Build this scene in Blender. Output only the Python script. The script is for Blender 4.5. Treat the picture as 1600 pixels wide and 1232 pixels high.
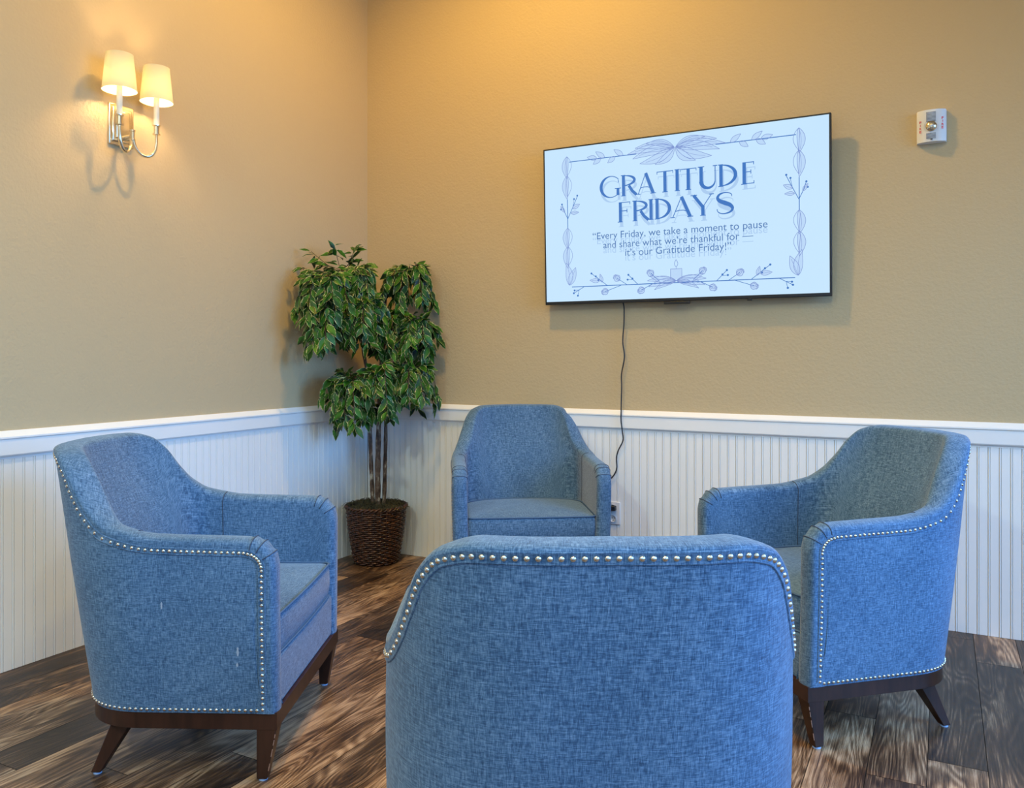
import bpy, math, random
from mathutils import Vector, Matrix
R = math.radians
sc = bpy.context.scene
for o in list(bpy.data.objects): bpy.data.objects.remove(o)
COL = sc.collection

# ------------------------------------------------------------------ camera
F_PX, EYE, HORIZON = 1269.0, 1.2, 555.0
CAM = Vector((3.1425, -4.0229, EYE))
YAW = 27.9
cd = bpy.data.cameras.new('camera'); cam = bpy.data.objects.new('camera', cd); COL.objects.link(cam)
cd.sensor_fit = 'HORIZONTAL'; cd.sensor_width = 36; cd.lens = F_PX/1600*36
cd.shift_y = (HORIZON-616)/1600
cd.clip_start = .05
cam.location = CAM; cam.rotation_euler = (R(90), 0, R(YAW))
sc.camera = cam
FWD = Vector((-math.sin(R(YAW)), math.cos(R(YAW)), 0)); RGT = Vector((FWD.y, -FWD.x, 0))

# ------------------------------------------------------------------ world, light, exposure
w = bpy.data.worlds.new('world'); sc.world = w; w.use_nodes = True
w.node_tree.nodes['Background'].inputs[0].default_value = (.55, .72, 1, 1)
w.node_tree.nodes['Background'].inputs[1].default_value = .3
sc.view_settings.view_transform = 'Standard'; sc.view_settings.look = 'None'
sc.view_settings.exposure = 0.27; sc.view_settings.gamma = 1; sc.view_settings.use_curve_mapping = False

ROOM_X, ROOM_Y, ROOM_Z = 5.0, -7.6, 4.0

def area_light(name, loc, rot, sx, sy, power, color, spread=180):
    l = bpy.data.lights.new(name, 'AREA'); l.shape = 'RECTANGLE'; l.size = sx; l.size_y = sy
    l.energy = power; l.color = color; l.spread = R(spread)
    o = bpy.data.objects.new(name, l); COL.objects.link(o); o.location = loc; o.rotation_euler = rot
    return o
DAY = (.15, .45, 1.0)
WARM = (1.0, .61, .12)
SOFT = (1.0, .86, .34)
SEAT_FILL = (1.0, .74, .50)  # narrow lamp added over the chairs to brighten the seat tops
DAY_FILL = (.82, 1.0, .97)  # added rear lamps standing in for daylight from the room behind the camera
# daylight through the two windows of the right wall, and one behind the camera
area_light('window_daylight', (ROOM_X+.65, -1.75, 1.95), (R(60), 0, R(90)), 2.3, 2.2, 100, DAY, 112)
area_light('window_daylight', (ROOM_X+.65, -4.95, 1.95), (R(60), 0, R(90)), 2.9, 2.2, 62, DAY, 112)
area_light('window_daylight', (3.4, ROOM_Y-.65, 1.9), (R(-120), 0, R(180)), 2.4, 2.2, 30, DAY, 120)
DOWNLIGHTS = [(1.35, -1.25, 158, WARM), (3.0, -3.2, 62, SOFT), (2.3, -1.9, 120, SEAT_FILL), (4.4, -4.4, 66, DAY_FILL), (1.4, -5.6, 205, DAY_FILL), (3.4, -6.2, 160, DAY_FILL)]
NARROW = {2: 78}

# ------------------------------------------------------------------ helpers
def link(name, mesh, mat=None, parent=None):
    o = bpy.data.objects.new(name, mesh); COL.objects.link(o)
    if mat is not None and not mesh.materials: mesh.materials.append(mat)
    if parent is not None: o.parent = parent
    return o
def tag(o, label=None, cat=None, group=None, kind=None):
    if label: o['label'] = label
    if cat: o['category'] = cat
    if group: o['group'] = group
    if kind: o['kind'] = kind
    return o
def empty(name, loc=(0,0,0), rz=0):
    o = bpy.data.objects.new(name, None); COL.objects.link(o); o.location = loc; o.rotation_euler = (0,0,rz)
    o.empty_display_size = .1
    return o

class MB:
    """collects geometry for one mesh"""
    def __init__(s): s.v=[]; s.f=[]; s.uv=[]; s.mi=[]
    def face(s, idx, uv=None, mi=0):
        s.f.append(tuple(idx)); s.uv.append(uv); s.mi.append(mi)
    def add(s, verts, faces, uvs=None, mi=0):
        b=len(s.v); s.v += [tuple(p) for p in verts]
        for k,f in enumerate(faces): s.face([b+i for i in f], uvs[k] if uvs else None, mi)
    def box(s, c, d, M=None, mi=0):
        x,y,z=[q/2 for q in d]; c=Vector(c)
        P=[Vector(p) for p in ((-x,-y,-z),(x,-y,-z),(x,y,-z),(-x,y,-z),(-x,-y,z),(x,-y,z),(x,y,z),(-x,y,z))]
        P=[(M@p if M else p)+c for p in P]
        s.add(P,[(0,3,2,1),(4,5,6,7),(0,1,5,4),(1,2,6,5),(2,3,7,6),(3,0,4,7)],mi=mi)
    def tube(s, pts, r, n=8, cap=True, mi=0, closed=False, flat=1.0):
        pts=[Vector(p) for p in pts]; N=len(pts)
        if not hasattr(r,'__len__'): r=[r]*N
        rings=[]; up=None; b=len(s.v)
        for i,p in enumerate(pts):
            if closed: t=pts[(i+1)%N]-pts[i-1]
            else: t=pts[min(i+1,N-1)]-pts[max(i-1,0)]
            if t.length<1e-9: t=Vector((0,0,1))
            t.normalize()
            if up is None:
                up=Vector((0,0,1)) if abs(t.z)<.9 else Vector((1,0,0))
            a=(up-t*up.dot(t))
            if a.length<1e-6: a=t.orthogonal()
            a.normalize(); bb=t.cross(a); up=a
            for k in range(n):
                an=2*math.pi*k/n
                s.v.append(tuple(p+a*math.cos(an)*r[i]+bb*math.sin(an)*r[i]*flat))
        M=N if closed else N-1
        for i in range(M):
            for k in range(n):
                j=(i+1)%N
                s.face((b+i*n+k,b+i*n+(k+1)%n,b+j*n+(k+1)%n,b+j*n+k),mi=mi)
        if cap and not closed:
            s.face([b+k for k in range(n)][::-1],mi=mi); s.face([b+(N-1)*n+k for k in range(n)],mi=mi)
    def lathe(s, prof, n=32, c=(0,0,0), M=None, mi=0):
        b=len(s.v); c=Vector(c)
        for (r,z) in prof:
            for k in range(n):
                a=2*math.pi*k/n; p=Vector((r*math.cos(a),r*math.sin(a),z))
                s.v.append(tuple((M@p if M else p)+c))
        for i in range(len(prof)-1):
            for k in range(n):
                s.face((b+i*n+k,b+i*n+(k+1)%n,b+(i+1)*n+(k+1)%n,b+(i+1)*n+k),mi=mi)
    def prism(s, poly, z0, z1, mi=0, scale=1.0):
        b=len(s.v); n=len(poly)
        for p in poly: s.v.append((p[0],p[1],z0))
        for p in poly: s.v.append((p[0]*scale,p[1]*scale,z1))
        s.face([b+i for i in range(n)][::-1],mi=mi); s.face([b+n+i for i in range(n)],mi=mi)
        for i in range(n): s.face((b+i,b+(i+1)%n,b+n+(i+1)%n,b+n+i),mi=mi)
    def build(s, name, mat=None, parent=None, smooth=False, bevel=0, mats=None, angle=40, segs=2):
        m=bpy.data.meshes.new(name); m.from_pydata(s.v,[],s.f); m.update()
        if any(u for u in s.uv):
            L=m.uv_layers.new(name='UVMap'); k=0
            for f,u in zip(s.f,s.uv):
                for j in range(len(f)):
                    if u: L.data[k].uv=u[j]
                    k+=1
        if mats:
            for q in mats: m.materials.append(q)
            for p,mi in zip(m.polygons,s.mi): p.material_index=mi
        if smooth: m.polygons.foreach_set('use_smooth',[True]*len(m.polygons))
        o=link(name,m,None if mats else mat,parent)
        if smooth=='auto': m.set_sharp_from_angle(angle=R(angle))
        if bevel:
            bv=o.modifiers.new('bevel','BEVEL'); bv.width=bevel; bv.segments=segs; bv.limit_method='ANGLE'; bv.angle_limit=R(35)
            m.polygons.foreach_set('use_smooth',[True]*len(m.polygons)); bv.harden_normals=False
            m.set_sharp_from_angle(angle=R(60))
        return o

# ------------------------------------------------------------------ materials
def mat(name, color=(.5,.5,.5), rough=.5, metal=0, spec=.5):
    m=bpy.data.materials.new(name); m.use_nodes=True
    b=m.node_tree.nodes['Principled BSDF']
    b.inputs['Base Color'].default_value=(*color,1); b.inputs['Roughness'].default_value=rough
    b.inputs['Metallic'].default_value=metal; b.inputs['Specular IOR Level'].default_value=spec
    return m
class NT:
    def __init__(s,m): s.t=m.node_tree; s.n=s.t.nodes; s.bsdf=s.n['Principled BSDF']
    def N(s,typ,**kw):
        x=s.n.new(typ)
        for k,v in kw.items():
            if k in('ins',):
                for a,b in v.items(): x.inputs[a].default_value=b
            else: setattr(x,k,v)
        return x
    def L(s,a,b): s.t.links.new(a,b)
    def coord(s,kind='Object',scale=(1,1,1),rot=(0,0,0)):
        c=s.N('ShaderNodeTexCoord'); mp=s.N('ShaderNodeMapping'); mp.inputs['Scale'].default_value=scale
        mp.inputs['Rotation'].default_value=rot
        s.L(c.outputs[kind],mp.inputs[0]); return mp.outputs[0]
    def noise(s,vec,scale,detail=2,rough=.5,dist=0):
        x=s.N('ShaderNodeTexNoise'); x.inputs['Scale'].default_value=scale; x.inputs['Detail'].default_value=detail
        x.inputs['Roughness'].default_value=rough; x.inputs['Distortion'].default_value=dist
        s.L(vec,x.inputs['Vector']); return x.outputs['Fac']
    def ramp(s,fac,stops,interp='LINEAR'):
        x=s.N('ShaderNodeValToRGB'); cr=x.color_ramp; cr.interpolation=interp
        while len(cr.elements)<len(stops): cr.elements.new(.5)
        for e,(p,c) in zip(cr.elements,stops):
            e.position=p; e.color=(*c,1) if hasattr(c,'__len__') else (c,c,c,1)
        s.L(fac,x.inputs[0]); return x.outputs[0]
    def mix(s,fac,a,b,mode='MIX'):
        x=s.N('ShaderNodeMix',data_type='RGBA',blend_type=mode)
        for sock,val in ((x.inputs[0],fac),(x.inputs[6],a),(x.inputs[7],b)):
            if hasattr(val,'links') or hasattr(val,'is_linked'): s.L(val,sock)
            elif hasattr(val,'__len__'): sock.default_value=(*val,1)
            else: sock.default_value=val
        return x.outputs[2]
    def math(s,op,a,b=0.0,c=None):
        x=s.N('ShaderNodeMath',operation=op)
        for i,val in enumerate((a,b) if c is None else (a,b,c)):
            if hasattr(val,'is_linked'): s.L(val,x.inputs[i])
            else: x.inputs[i].default_value=val
        return x.outputs[0]
    def bump(s,h,strength,dist=.01):
        x=s.N('ShaderNodeBump'); x.inputs['Strength'].default_value=strength; x.inputs['Distance'].default_value=dist
        s.L(h,x.inputs['Height']); s.L(x.outputs[0],s.bsdf.inputs['Normal'])
    def col(s,c): s.L(c,s.bsdf.inputs['Base Color'])

def m_wall():
    m=mat('painted_textured_drywall',(.66,.55,.36),.75,spec=.25); t=NT(m)
    v=t.coord('Object'); n=t.noise(v,75,3,.55); n2=t.noise(v,.9,2)
    t.col(t.mix(t.math('MULTIPLY',n2,.35),(.575,.446,.262),(.515,.398,.230)))
    t.bump(t.math('ADD',n,t.math('MULTIPLY',t.noise(v,22,2),.6)),.55,.004); return m
def m_white():
    m=mat('white_satin_paint',(.74,.74,.72),.38,spec=.4); t=NT(m)
    v=t.coord('Object'); n=t.noise(v,3.5,3)
    t.col(t.mix(n,(.90,.90,.88),(.84,.84,.82))); return m
def m_fabric():
    m=mat('woven_linen_upholstery',(.1,.16,.27),.85,spec=.15); t=NT(m)
    b=t.bsdf; b.inputs['Sheen Weight'].default_value=.38; b.inputs['Sheen Roughness'].default_value=.45
    b.inputs['Sheen Tint'].default_value=(.75,.78,.85,1)
    h=t.noise(t.coord('UV',(75,620,1)),1,3,.65); v=t.noise(t.coord('UV',(620,75,1)),1,3,.65)
    h2=t.noise(t.coord('UV',(28,240,1)),1,2,.6); v2=t.noise(t.coord('UV',(240,28,1)),1,2,.6)
    s1=t.math('ADD',h,v); s2=t.math('ADD',h2,v2)
    s=t.math('ADD',t.math('MULTIPLY',s1,.62),t.math('MULTIPLY',s2,.38))
    big=t.noise(t.coord('UV',(5,5,1)),1,2)
    s=t.math('ADD',s,t.math('MULTIPLY',t.math('SUBTRACT',big,.5),.14))
    c=t.ramp(s,[(.80,(.026,.062,.122)),(.94,(.053,.118,.216)),(1.0,(.076,.155,.262))])
    c2=t.ramp(s,[(.0,0.0),(.99,0.0),(1.0,.0)])
    hi=t.math('MULTIPLY',t.math('GREATER_THAN',s,1.06),.35)
    t.col(t.mix(t.math('MULTIPLY',t.math('SUBTRACT',s,.99),3.6) ,c,(.22,.345,.50)))
    # clamp the mix
    for n in t.n:
        if n.bl_idname=='ShaderNodeMix': n.clamp_factor=True
    t.bump(s1,.5,.0012); return m
def m_wood():
    m=mat('dark_espresso_wood',(.03,.012,.008),.32,spec=.5); t=NT(m)
    v=t.coord('Object',(30,30,4)); n=t.noise(v,1.2,4,.6)
    base=t.ramp(n,[(.3,(.022,.008,.005)),(.7,(.052,.018,.010))])
    t.col(base); return m
def m_floor():
    m=mat('wood_look_vinyl_planks',(.1,.07,.05),.42,spec=.42); t=NT(m)
    uv=t.N('ShaderNodeTexCoord').outputs['UV']
    at=t.N('ShaderNodeAttribute',attribute_name='tone'); tone=at.outputs['Fac']
    def mp(sc):
        x=t.N('ShaderNodeMapping'); x.inputs['Scale'].default_value=sc; t.L(uv,x.inputs[0]); return x.outputs[0]
    # u = along plank (m), v = across (m)
    f=t.noise(mp((1.5,8.5,1)),1,1.2,.42,.25)
    rings=t.math('SINE',t.math('MULTIPLY',f,115.0))
    rings=t.math('MULTIPLY_ADD',rings,.5,.5)
    fine=t.noise(mp((7,300,1)),1,5,.75); mid=t.noise(mp((3.5,60,1)),1,3,.6); blot=t.noise(mp((2.2,7,1)),1,3,.55)
    s=t.math('ADD',t.math('MULTIPLY',rings,.09),t.math('MULTIPLY',fine,.62))
    s=t.math('ADD',s,t.math('MULTIPLY',mid,.24)); s=t.math('ADD',s,t.math('MULTIPLY',t.math('SUBTRACT',blot,.5),.62))
    s=t.math('ADD',s,t.math('MULTIPLY',t.math('SUBTRACT',tone,.5),.20))
    c=t.ramp(s,[(.30,(.014,.008,.005)),(.44,(.065,.036,.020)),(.53,(.20,.120,.066)),(.66,(.55,.40,.26))])
    # joint lines
    e=t.N('ShaderNodeAttribute',attribute_name='edge')
    c=t.mix(tone,c,t.mix(1.0,c,(1.0,.86,.74),'MULTIPLY'))
    t.col(c)
    t.L(t.math('MULTIPLY_ADD',fine,.30,.22),t.bsdf.inputs['Roughness'])
    t.bump(s,.25,.003); return m
M={}
M['wall']=m_wall(); M['white']=m_white(); M['fabric']=m_fabric(); M['wood']=m_wood(); M['floor']=m_floor()
M['joint']=mat('dark_plank_joint',(.012,.009,.007),.8)  # dark colour of the joints between planks
M['seam']=mat('navy_seam_and_crease_shade',(.045,.065,.11),.8)  # seam colour; on the pleats it stands in for crease shade
M['ceiling']=mat('white_ceiling_paint',(.80,.78,.74),.8)
M['nail']=mat('antique_nickel',(.72,.66,.56),.27,1)
M['nickel']=mat('polished_nickel',(.86,.74,.54),.22,1)
M['black']=mat('black_plastic',(.012,.013,.016),.35)
M['glide']=mat('pale_blue_nylon_glide',(.35,.5,.75),.4)
M['whiteplastic']=mat('white_plastic',(.78,.78,.78),.35)
M['slot']=mat('dark_slot',(.02,.02,.02),.6)
M['red']=mat('red_lettering',(.62,.015,.03),.5)
M['scuff']=mat('bare_wood_scuff',(.42,.24,.17),.7)
def emis(name,c,s=1.0,rough=.2,spec=.5):
    m=mat(name,(.0,.0,.0),rough,spec=spec); b=m.node_tree.nodes['Principled BSDF']
    b.inputs['Emission Color'].default_value=(*c,1); b.inputs['Emission Strength'].default_value=s; return m
M['screen']=emis('lit_display',(.56,.785,1.0),.83,.13)
M['ink']=emis('display_blue_lettering',(.05,.19,.57),.78,.13)
M['ink2']=emis('display_message_blue',(.085,.21,.50),.78,.13)
M['line']=emis('display_thin_lilac_line',(.22,.32,.68),.78,.13)
M['ghost']=emis('display_faint_echo',(.43,.64,.93),.78,.13)
M['petal']=emis('display_petal_fill',(.52,.725,1.0),.78,.13)

# ------------------------------------------------------------------ room shell
def shell():
    T=.15
    m=MB(); m.box((-T/2,ROOM_Y/2,ROOM_Z/2),(T,-ROOM_Y+2*T,ROOM_Z)); tag(m.build('wall_left',M['wall']),kind='structure')
    m=MB(); m.box((ROOM_X/2,T/2,ROOM_Z/2),(ROOM_X,T,ROOM_Z)); tag(m.build('wall_back',M['wall']),kind='structure')
    def holed(name,axis,pos,length,holes):
        m=MB(); z0,z1=.5,2.7; cuts=[0]
        for a,b in holes: cuts+=[a,b]
        cuts.append(length)
        def bx(a,b,za,zb):
            if b-a<1e-4: return
            if axis=='x': m.box((pos,-(a+b)/2,(za+zb)/2),(T,b-a,zb-za))
            else: m.box(((a+b)/2,pos,(za+zb)/2),(b-a,T,zb-za))
        bx(0,length,0,z0); bx(0,length,z1,ROOM_Z)
        for i in range(0,len(cuts),2): bx(cuts[i],cuts[i+1],z0,z1)
        tag(m.build(name,M['wall']),kind='structure')
    holed('wall_right','x',ROOM_X+T/2,-ROOM_Y,[(.6,2.9),(3.5,6.4)])
    holed('wall_front','y',ROOM_Y-T/2,ROOM_X,[(2.2,4.6)])
    m=MB(); m.box((ROOM_X/2,ROOM_Y/2,ROOM_Z+T/2),(ROOM_X+2*T,-ROOM_Y+2*T,T)); tag(m.build('ceiling',M['ceiling']),kind='structure')
    # window frames with glazing bars
    k=0
    for axis,a,b in (('x',.6,2.9),('x',3.5,6.4),('y',2.2,4.6)):
        k+=1; m=MB()
        n=3
        for i in range(n+1):
            c=a+(b-a)*i/n
            if i==0:c+=.03
            if i==n:c-=.03
            if axis=='x': m.box((ROOM_X+.06,-c,1.6),(.06,.05,2.2))
            else: m.box((c,ROOM_Y-.06,1.6),(.05,.06,2.2))
        for z in (.53,1.9,2.67):
            if axis=='x': m.box((ROOM_X+.06,-(a+b)/2,z),(.055,b-a,.05))
            else: m.box(((a+b)/2,ROOM_Y-.06,z),(b-a,.055,.05))
        tag(m.build('window_%d'%k,M['white']),kind='structure')
shell()

# floor : every plank its own grain and tone (one surface)
def floor():
    rnd=random.Random(4); m=MB(); tones=[]
    W,L=.155,1.22; g=.0011
    nx=int((ROOM_X+.3)/W)+1
    for i in range(nx):
        x0=-.15+i*W; y=.15-(rnd.random()*L)
        first=True; y1=.15
        while y1>ROOM_Y-.15:
            ya=max(y,ROOM_Y-.15); ou,ov=rnd.random()*60,rnd.random()*60
            fl=rnd.choice((-1,1))
            a,b,c,d=(x0+g,ya+g),(x0+W-g,ya+g),(x0+W-g,y1-g),(x0+g,y1-g)
            uv=[(ou+fl*p[1],ov+(p[0]-x0)) for p in (a,b,c,d)]
            m.add([(p[0],p[1],0) for p in (a,b,c,d)],[(0,1,2,3)],[uv]); tones.append(rnd.random())
            y1=y; y=y-L
    n=len(m.f)
    m.add([(-.15,ROOM_Y-.15,-.0015),(ROOM_X+.15,ROOM_Y-.15,-.0015),(ROOM_X+.15,.15,-.0015),(-.15,.15,-.0015)],[(0,1,2,3)],mi=1); tones.append(.5)
    m.add([(-.15,ROOM_Y-.15,-.12),(ROOM_X+.15,ROOM_Y-.15,-.12),(ROOM_X+.15,.15,-.12),(-.15,.15,-.12)],[(3,2,1,0)],mi=1); tones.append(.5)
    o=m.build('floor',mats=[M['floor'],M['joint']]); tag(o,kind='structure')
    a=o.data.attributes.new('tone','FLOAT','FACE'); a.data.foreach_set('value',tones)
floor()

# beadboard wainscot and chair rail
def beadboard(name, length, place):
    P=.0409; prof=[]
    x=0
    while x<length:
        prof += [(x,.010),(x+P-.0105,.010),(x+P-.0092,.0072),(x+P-.0078,.0102),(x+P-.0052,.0116),(x+P-.0026,.0102),(x+P-.0012,.0072)]
        x+=P
    m=MB(); n=len(prof)
    prof=[(a,.0045 if b==.0072 else b) for a,b in prof]
    for z in (0.001,.832):
        for p in prof: m.v.append(place(p[0],p[1],z))
    for i in range(n-1): m.face((i,i+1,n+i+1,n+i))
    tag(m.build(name,M['white']),kind='structure')
beadboard('trim_1',7.5,lambda s,d,z:(d,-.012-s,z))
beadboard('trim_2',4.95,lambda s,d,z:(.012+s,-d,z))
def rail(name, length, place, start):
    pr=[(0,.912),(.006,.912),(.030,.890),(.030,.884),(.025,.880),(.025,.822),(.021,.816),(.012,.814),(.012,.806),(0,.806)]
    m=MB(); n=len(pr)
    for q in range(2):
        for d,z in pr: m.v.append(place(start(d) if q==0 else length,d,z))
    for i in range(n-1): m.face((i,i+1,n+i+1,n+i))
    tag(m.build(name,M['white']),kind='structure')
rail('trim_3',7.5,lambda s,d,z:(d,-s,z),lambda d:d)
rail('trim_4',4.99,lambda s,d,z:(s,-d,z),lambda d:d)

# ceiling downlights, out of view; the narrow and the cool ones are added fill
for i,(x,y,p,lc) in enumerate(DOWNLIGHTS):
    t=empty('unseen_downlight',(x,y,ROOM_Z))
    tag(t,'unseen round recessed downlight with white trim ring in the ceiling','ceiling light','recessed ceiling downlights')
    m=MB(); m.lathe([(.065,.0),(.105,-.001),(.108,-.007),(.10,-.012),(.072,-.010),(.065,-.004),(.065,0)],32); m.build('trim_ring',M['whiteplastic'],t,'auto')
    m=MB(); m.lathe([(0,-.003),(.07,-.003)],32); m.build('lens',emis('warm_lamp_lens',(1,.75,.45),6),t)
    l=bpy.data.lights.new('unseen_downlight_spot','SPOT'); l.energy=p; l.color=lc; l.spot_size=R(NARROW.get(i,170)); l.spot_blend=.6; l.shadow_soft_size=.10
    o=bpy.data.objects.new('unseen_downlight_spot',l); COL.objects.link(o); o.parent=t; o.location=(0,0,-.05)

# ------------------------------------------------------------------ armchairs
A_,B_,EXPN = .355,.255,2.7
YF,YC = .308,-.058
Z0 = .195
def plan_table():
    pts=[]; n=30
    # right side front -> back, rear superellipse, left side
    s=[(A_,YF+ .2 - (YF+.2-YC)*i/12) for i in range(12)]
    N=90
    for i in range(N+1):
        th=math.pi*i/N; c=math.cos(th); q=math.sin(th)
        x=A_*math.copysign(abs(c)**(2/EXPN),c); y=YC-B_*abs(q)**(2/EXPN)
        s.append((x,y))
    s+=[(-A_,YC+(YF+.2-YC)*i/12) for i in range(1,13)]
    L=[0]
    for a,b in zip(s,s[1:]): L.append(L[-1]+math.dist(a,b))
    # resample evenly
    tot=L[-1]; K=600; out=[]; j=0
    for i in range(K+1):
        t=tot*i/K
        while j<len(L)-2 and L[j+1]<t: j+=1
        u=(t-L[j])/(L[j+1]-L[j]); out.append((s[j][0]*(1-u)+s[j+1][0]*u,s[j][1]*(1-u)+s[j+1][1]*u))
    # smooth
    for _ in range(6):
        out=[out[0]]+[((a[0]+b[0]*2+c[0])/4,(a[1]+b[1]*2+c[1])/4) for a,b,c in zip(out,out[1:],out[2:])]+[out[-1]]
    return out,tot
PT,PTOT=plan_table()
PK=len(PT)-1
PQF=.2                      # q value of the arm front (plan runs .2 m past it)
PEND=PTOT-.2
def plan(q):
    t=max(0,min(PK-1e-6,q/PTOT*PK)); i=int(t); u=t-i
    a,b=PT[i],PT[i+1]
    p=Vector((a[0]*(1-u)+b[0]*u,a[1]*(1-u)+b[1]*u))
    i0=max(0,i-3); i1=min(PK,i+4)
    d=Vector(PT[i1])-Vector(PT[i0]); d.normalize()
    return p, Vector((-d.y,d.x))   # outward normal
QMID=PTOT/2
QREAR=PQF+(YF-YC)           # where the straight side ends
def smooth(a,b,x):
    t=max(0,min(1,(x-a)/(b-a))); return t*t*(3-2*t)
def hermite(tab,x):
    if x<=tab[0][0]: return tab[0][1]
    if x>=tab[-1][0]: return tab[-1][1]
    sl=[(tab[i+1][1]-tab[i][1])/(tab[i+1][0]-tab[i][0]) for i in range(len(tab)-1)]
    m=[sl[0]]+[0 if a*b<=0 else 2*a*b/(a+b) for a,b in zip(sl,sl[1:])]+[sl[-1]]
    for i in range(len(tab)-1):
        if x<=tab[i+1][0]:
            h=tab[i+1][0]-tab[i][0]; t=(x-tab[i][0])/h
            return ((2*t**3-3*t*t+1)*tab[i][1]+(t**3-2*t*t+t)*h*m[i]+(-2*t**3+3*t*t)*tab[i+1][1]+(t**3-t*t)*h*m[i+1])
def q_for_x(x):
    best=min((abs(PT[i][0]-x),i) for i in range(PK//5,PK//2+1) if PT[i][1]<YC+.001); return best[1]/PK*PTOT
ZARM,ZTOP=.688,.932
HT=[(PQF,ZARM-.004),(PQF+.18,ZARM),(QREAR-.02,ZARM+.004)]+[(q_for_x(x),z) for x,z in ((.347,.714),(.333,.750),(.315,.806),(.290,.872),(.255,.913),(.195,.929))]+[(QMID,ZTOP)]
def height(q):
    if q>QMID: q=PTOT-q
    return hermite(HT,q)
def S(q,z,d):
    """point of the tub at plan length q, height z, depth d inwards from the outer face"""
    p,n=plan(q)
    wb=max(0,-n.y)**1.3
    y=-.185*(z-Z0)*wb
    side=(1-wb)*.012*math.sin(max(0,min(1,(z-Z0)/.5))*math.pi*.6)
    p2=p+n*(side-d)
    return Vector((p2.x,p2.y+y,z))
def thick(q,z):
    p,n=plan(q); wb=max(0,-n.y)
    base=.068+.010*smooth(.2,.95,wb)
    return base+(.065*smooth(.93,.50,z))*smooth(.3,1,wb)
def normal3(q,z):
    e=.004
    a=S(q+e,z,0)-S(q-e,z,0); b=S(q,z+e,0)-S(q,z-e,0)
    n=a.cross(b); n.normalize()
    c,nn=plan(q)
    if n.x*nn.x+n.y*nn.y<0: n=-n
    return n
# border curve in (q,z)
def border():
    rc=.085; c=[]
    zf=height(PQF)
    for i in range(26): c.append((PQF,Z0+(zf-rc-Z0)*i/26))
    for i in range(14):
        a=math.pi/2*i/14; c.append((PQF+rc-rc*math.cos(a),zf-rc+rc*math.sin(a)))
    q=PQF+rc
    n=92
    for i in range(n+1):
        qq=q+(QMID-q)*i/n; c.append((qq,height(qq)))
    full=c+[(PTOT-a,b) for a,b in reversed(c[:-1])]
    return full
BD=border(); NB=len(BD)
def bnormal(i):
    a=BD[max(0,i-1)]; b=BD[min(NB-1,i+1)]
    t=Vector((b[0]-a[0],b[1]-a[1])); t.normalize()
    return Vector((-t.y,t.x))    # outward (up, or to the front)
BN=[bnormal(i) for i in range(NB)]
for _ in range(2): BN=[BN[0]]+[((a+b+c)/3).normalized() for a,b,c in zip(BN,BN[1:],BN[2:])]+[BN[-1]]
BLEN=[0]
for a,b in zip(BD,BD[1:]): BLEN.append(BLEN[-1]+math.dist(a,b))
RR=.030
def backness(q):
    p,n=plan(q); return smooth(.15,.8,max(0,-n.y))
def edge_r(q): return .030-.014*backness(q)
def nail_off(q): return .0185*backness(q)
IQ_BLEND=PQF+.14
def cq(i):
    """bottom-line q joined to border sample i"""
    mir=i>NB//2; k=NB-1-i if mir else i
    q=BD[k][0]
    kb=next(j for j in range(NB) if BD[j][0]>IQ_BLEND)
    if k<kb: q=PQF+RR*0+ (BD[kb][0]-PQF)*(BLEN[k]/BLEN[kb])
    return PTOT-q if mir else q
NAILD=.0385
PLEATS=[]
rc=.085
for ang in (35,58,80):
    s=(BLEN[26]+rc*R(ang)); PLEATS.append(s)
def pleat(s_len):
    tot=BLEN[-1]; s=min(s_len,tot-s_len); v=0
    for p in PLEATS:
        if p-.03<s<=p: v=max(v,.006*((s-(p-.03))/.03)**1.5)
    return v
def tub_mesh():
    """grid rows: outer bottom -> outer edge band -> rim -> inner -> seat level"""
    rows=[]; uvs=[]
    NO,NE,NRM,NI=16,4,12,12
    for i in range(NB):
        b=Vector(BD[i]); n=BN[i]; s=BLEN[i]; row=[]; uvr=[]
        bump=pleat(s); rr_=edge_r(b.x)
        edge=b-n*(.060)
        qb=cq(i); bot=Vector((qb,Z0))
        # front vertical part: keep inside the panel
        if edge.y<Z0: edge.y=Z0
        for k in range(NO):
            t=k/NO; p=bot.lerp(edge,t)
            pil=-.0025*math.sin(t*math.pi) if 0<t<1 else 0
            row.append((p.x,p.y,pil))
        for k in range(NE):
            dd=.060-(.060-rr_)*k/NE; p=b-n*dd
            if p.y<Z0:p.y=Z0
            row.append((p.x,p.y,0))
        p0=b-n*rr_
        if p0.y<Z0: p0.y=Z0
        th=thick(p0.x,p0.y)
        for k in range(NRM+1):
            a=math.pi*k/NRM; cs=math.cos(a); sn=math.sin(a)
            e=.78
            ox=math.copysign(abs(cs)**e,cs); oy=abs(sn)**e
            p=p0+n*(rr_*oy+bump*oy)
            if p.y<Z0:p.y=Z0
            bulge=.004*math.sin(a*2) if a<math.pi/2 else 0
            row.append((p.x,p.y,th/2*(1-ox)-bulge))
        # inner
        zi=.30
        pin=p0.copy(); 
        mir=i>NB//2
        qi=cq(i)
        fin=Vector((qi,zi))
        if pin.y<zi: fin=Vector((pin.x+(1e-3 if not mir else -1e-3),pin.y)) if True else fin
        for k in range(1,NI+1):
            t=k/NI; p=pin.lerp(fin,t)
            if pin.y<zi: p.y=pin.y; p.x=pin.x+(qi-pin.x)*t*.9
            row.append((p.x,p.y,thick(p.x,p.y)-.004*math.sin(t*math.pi)*0))
        rows.append(row)
    return rows
GRID=tub_mesh()
GR=[[S(q,z,d) for (q,z,d) in row] for row in GRID]
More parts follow.
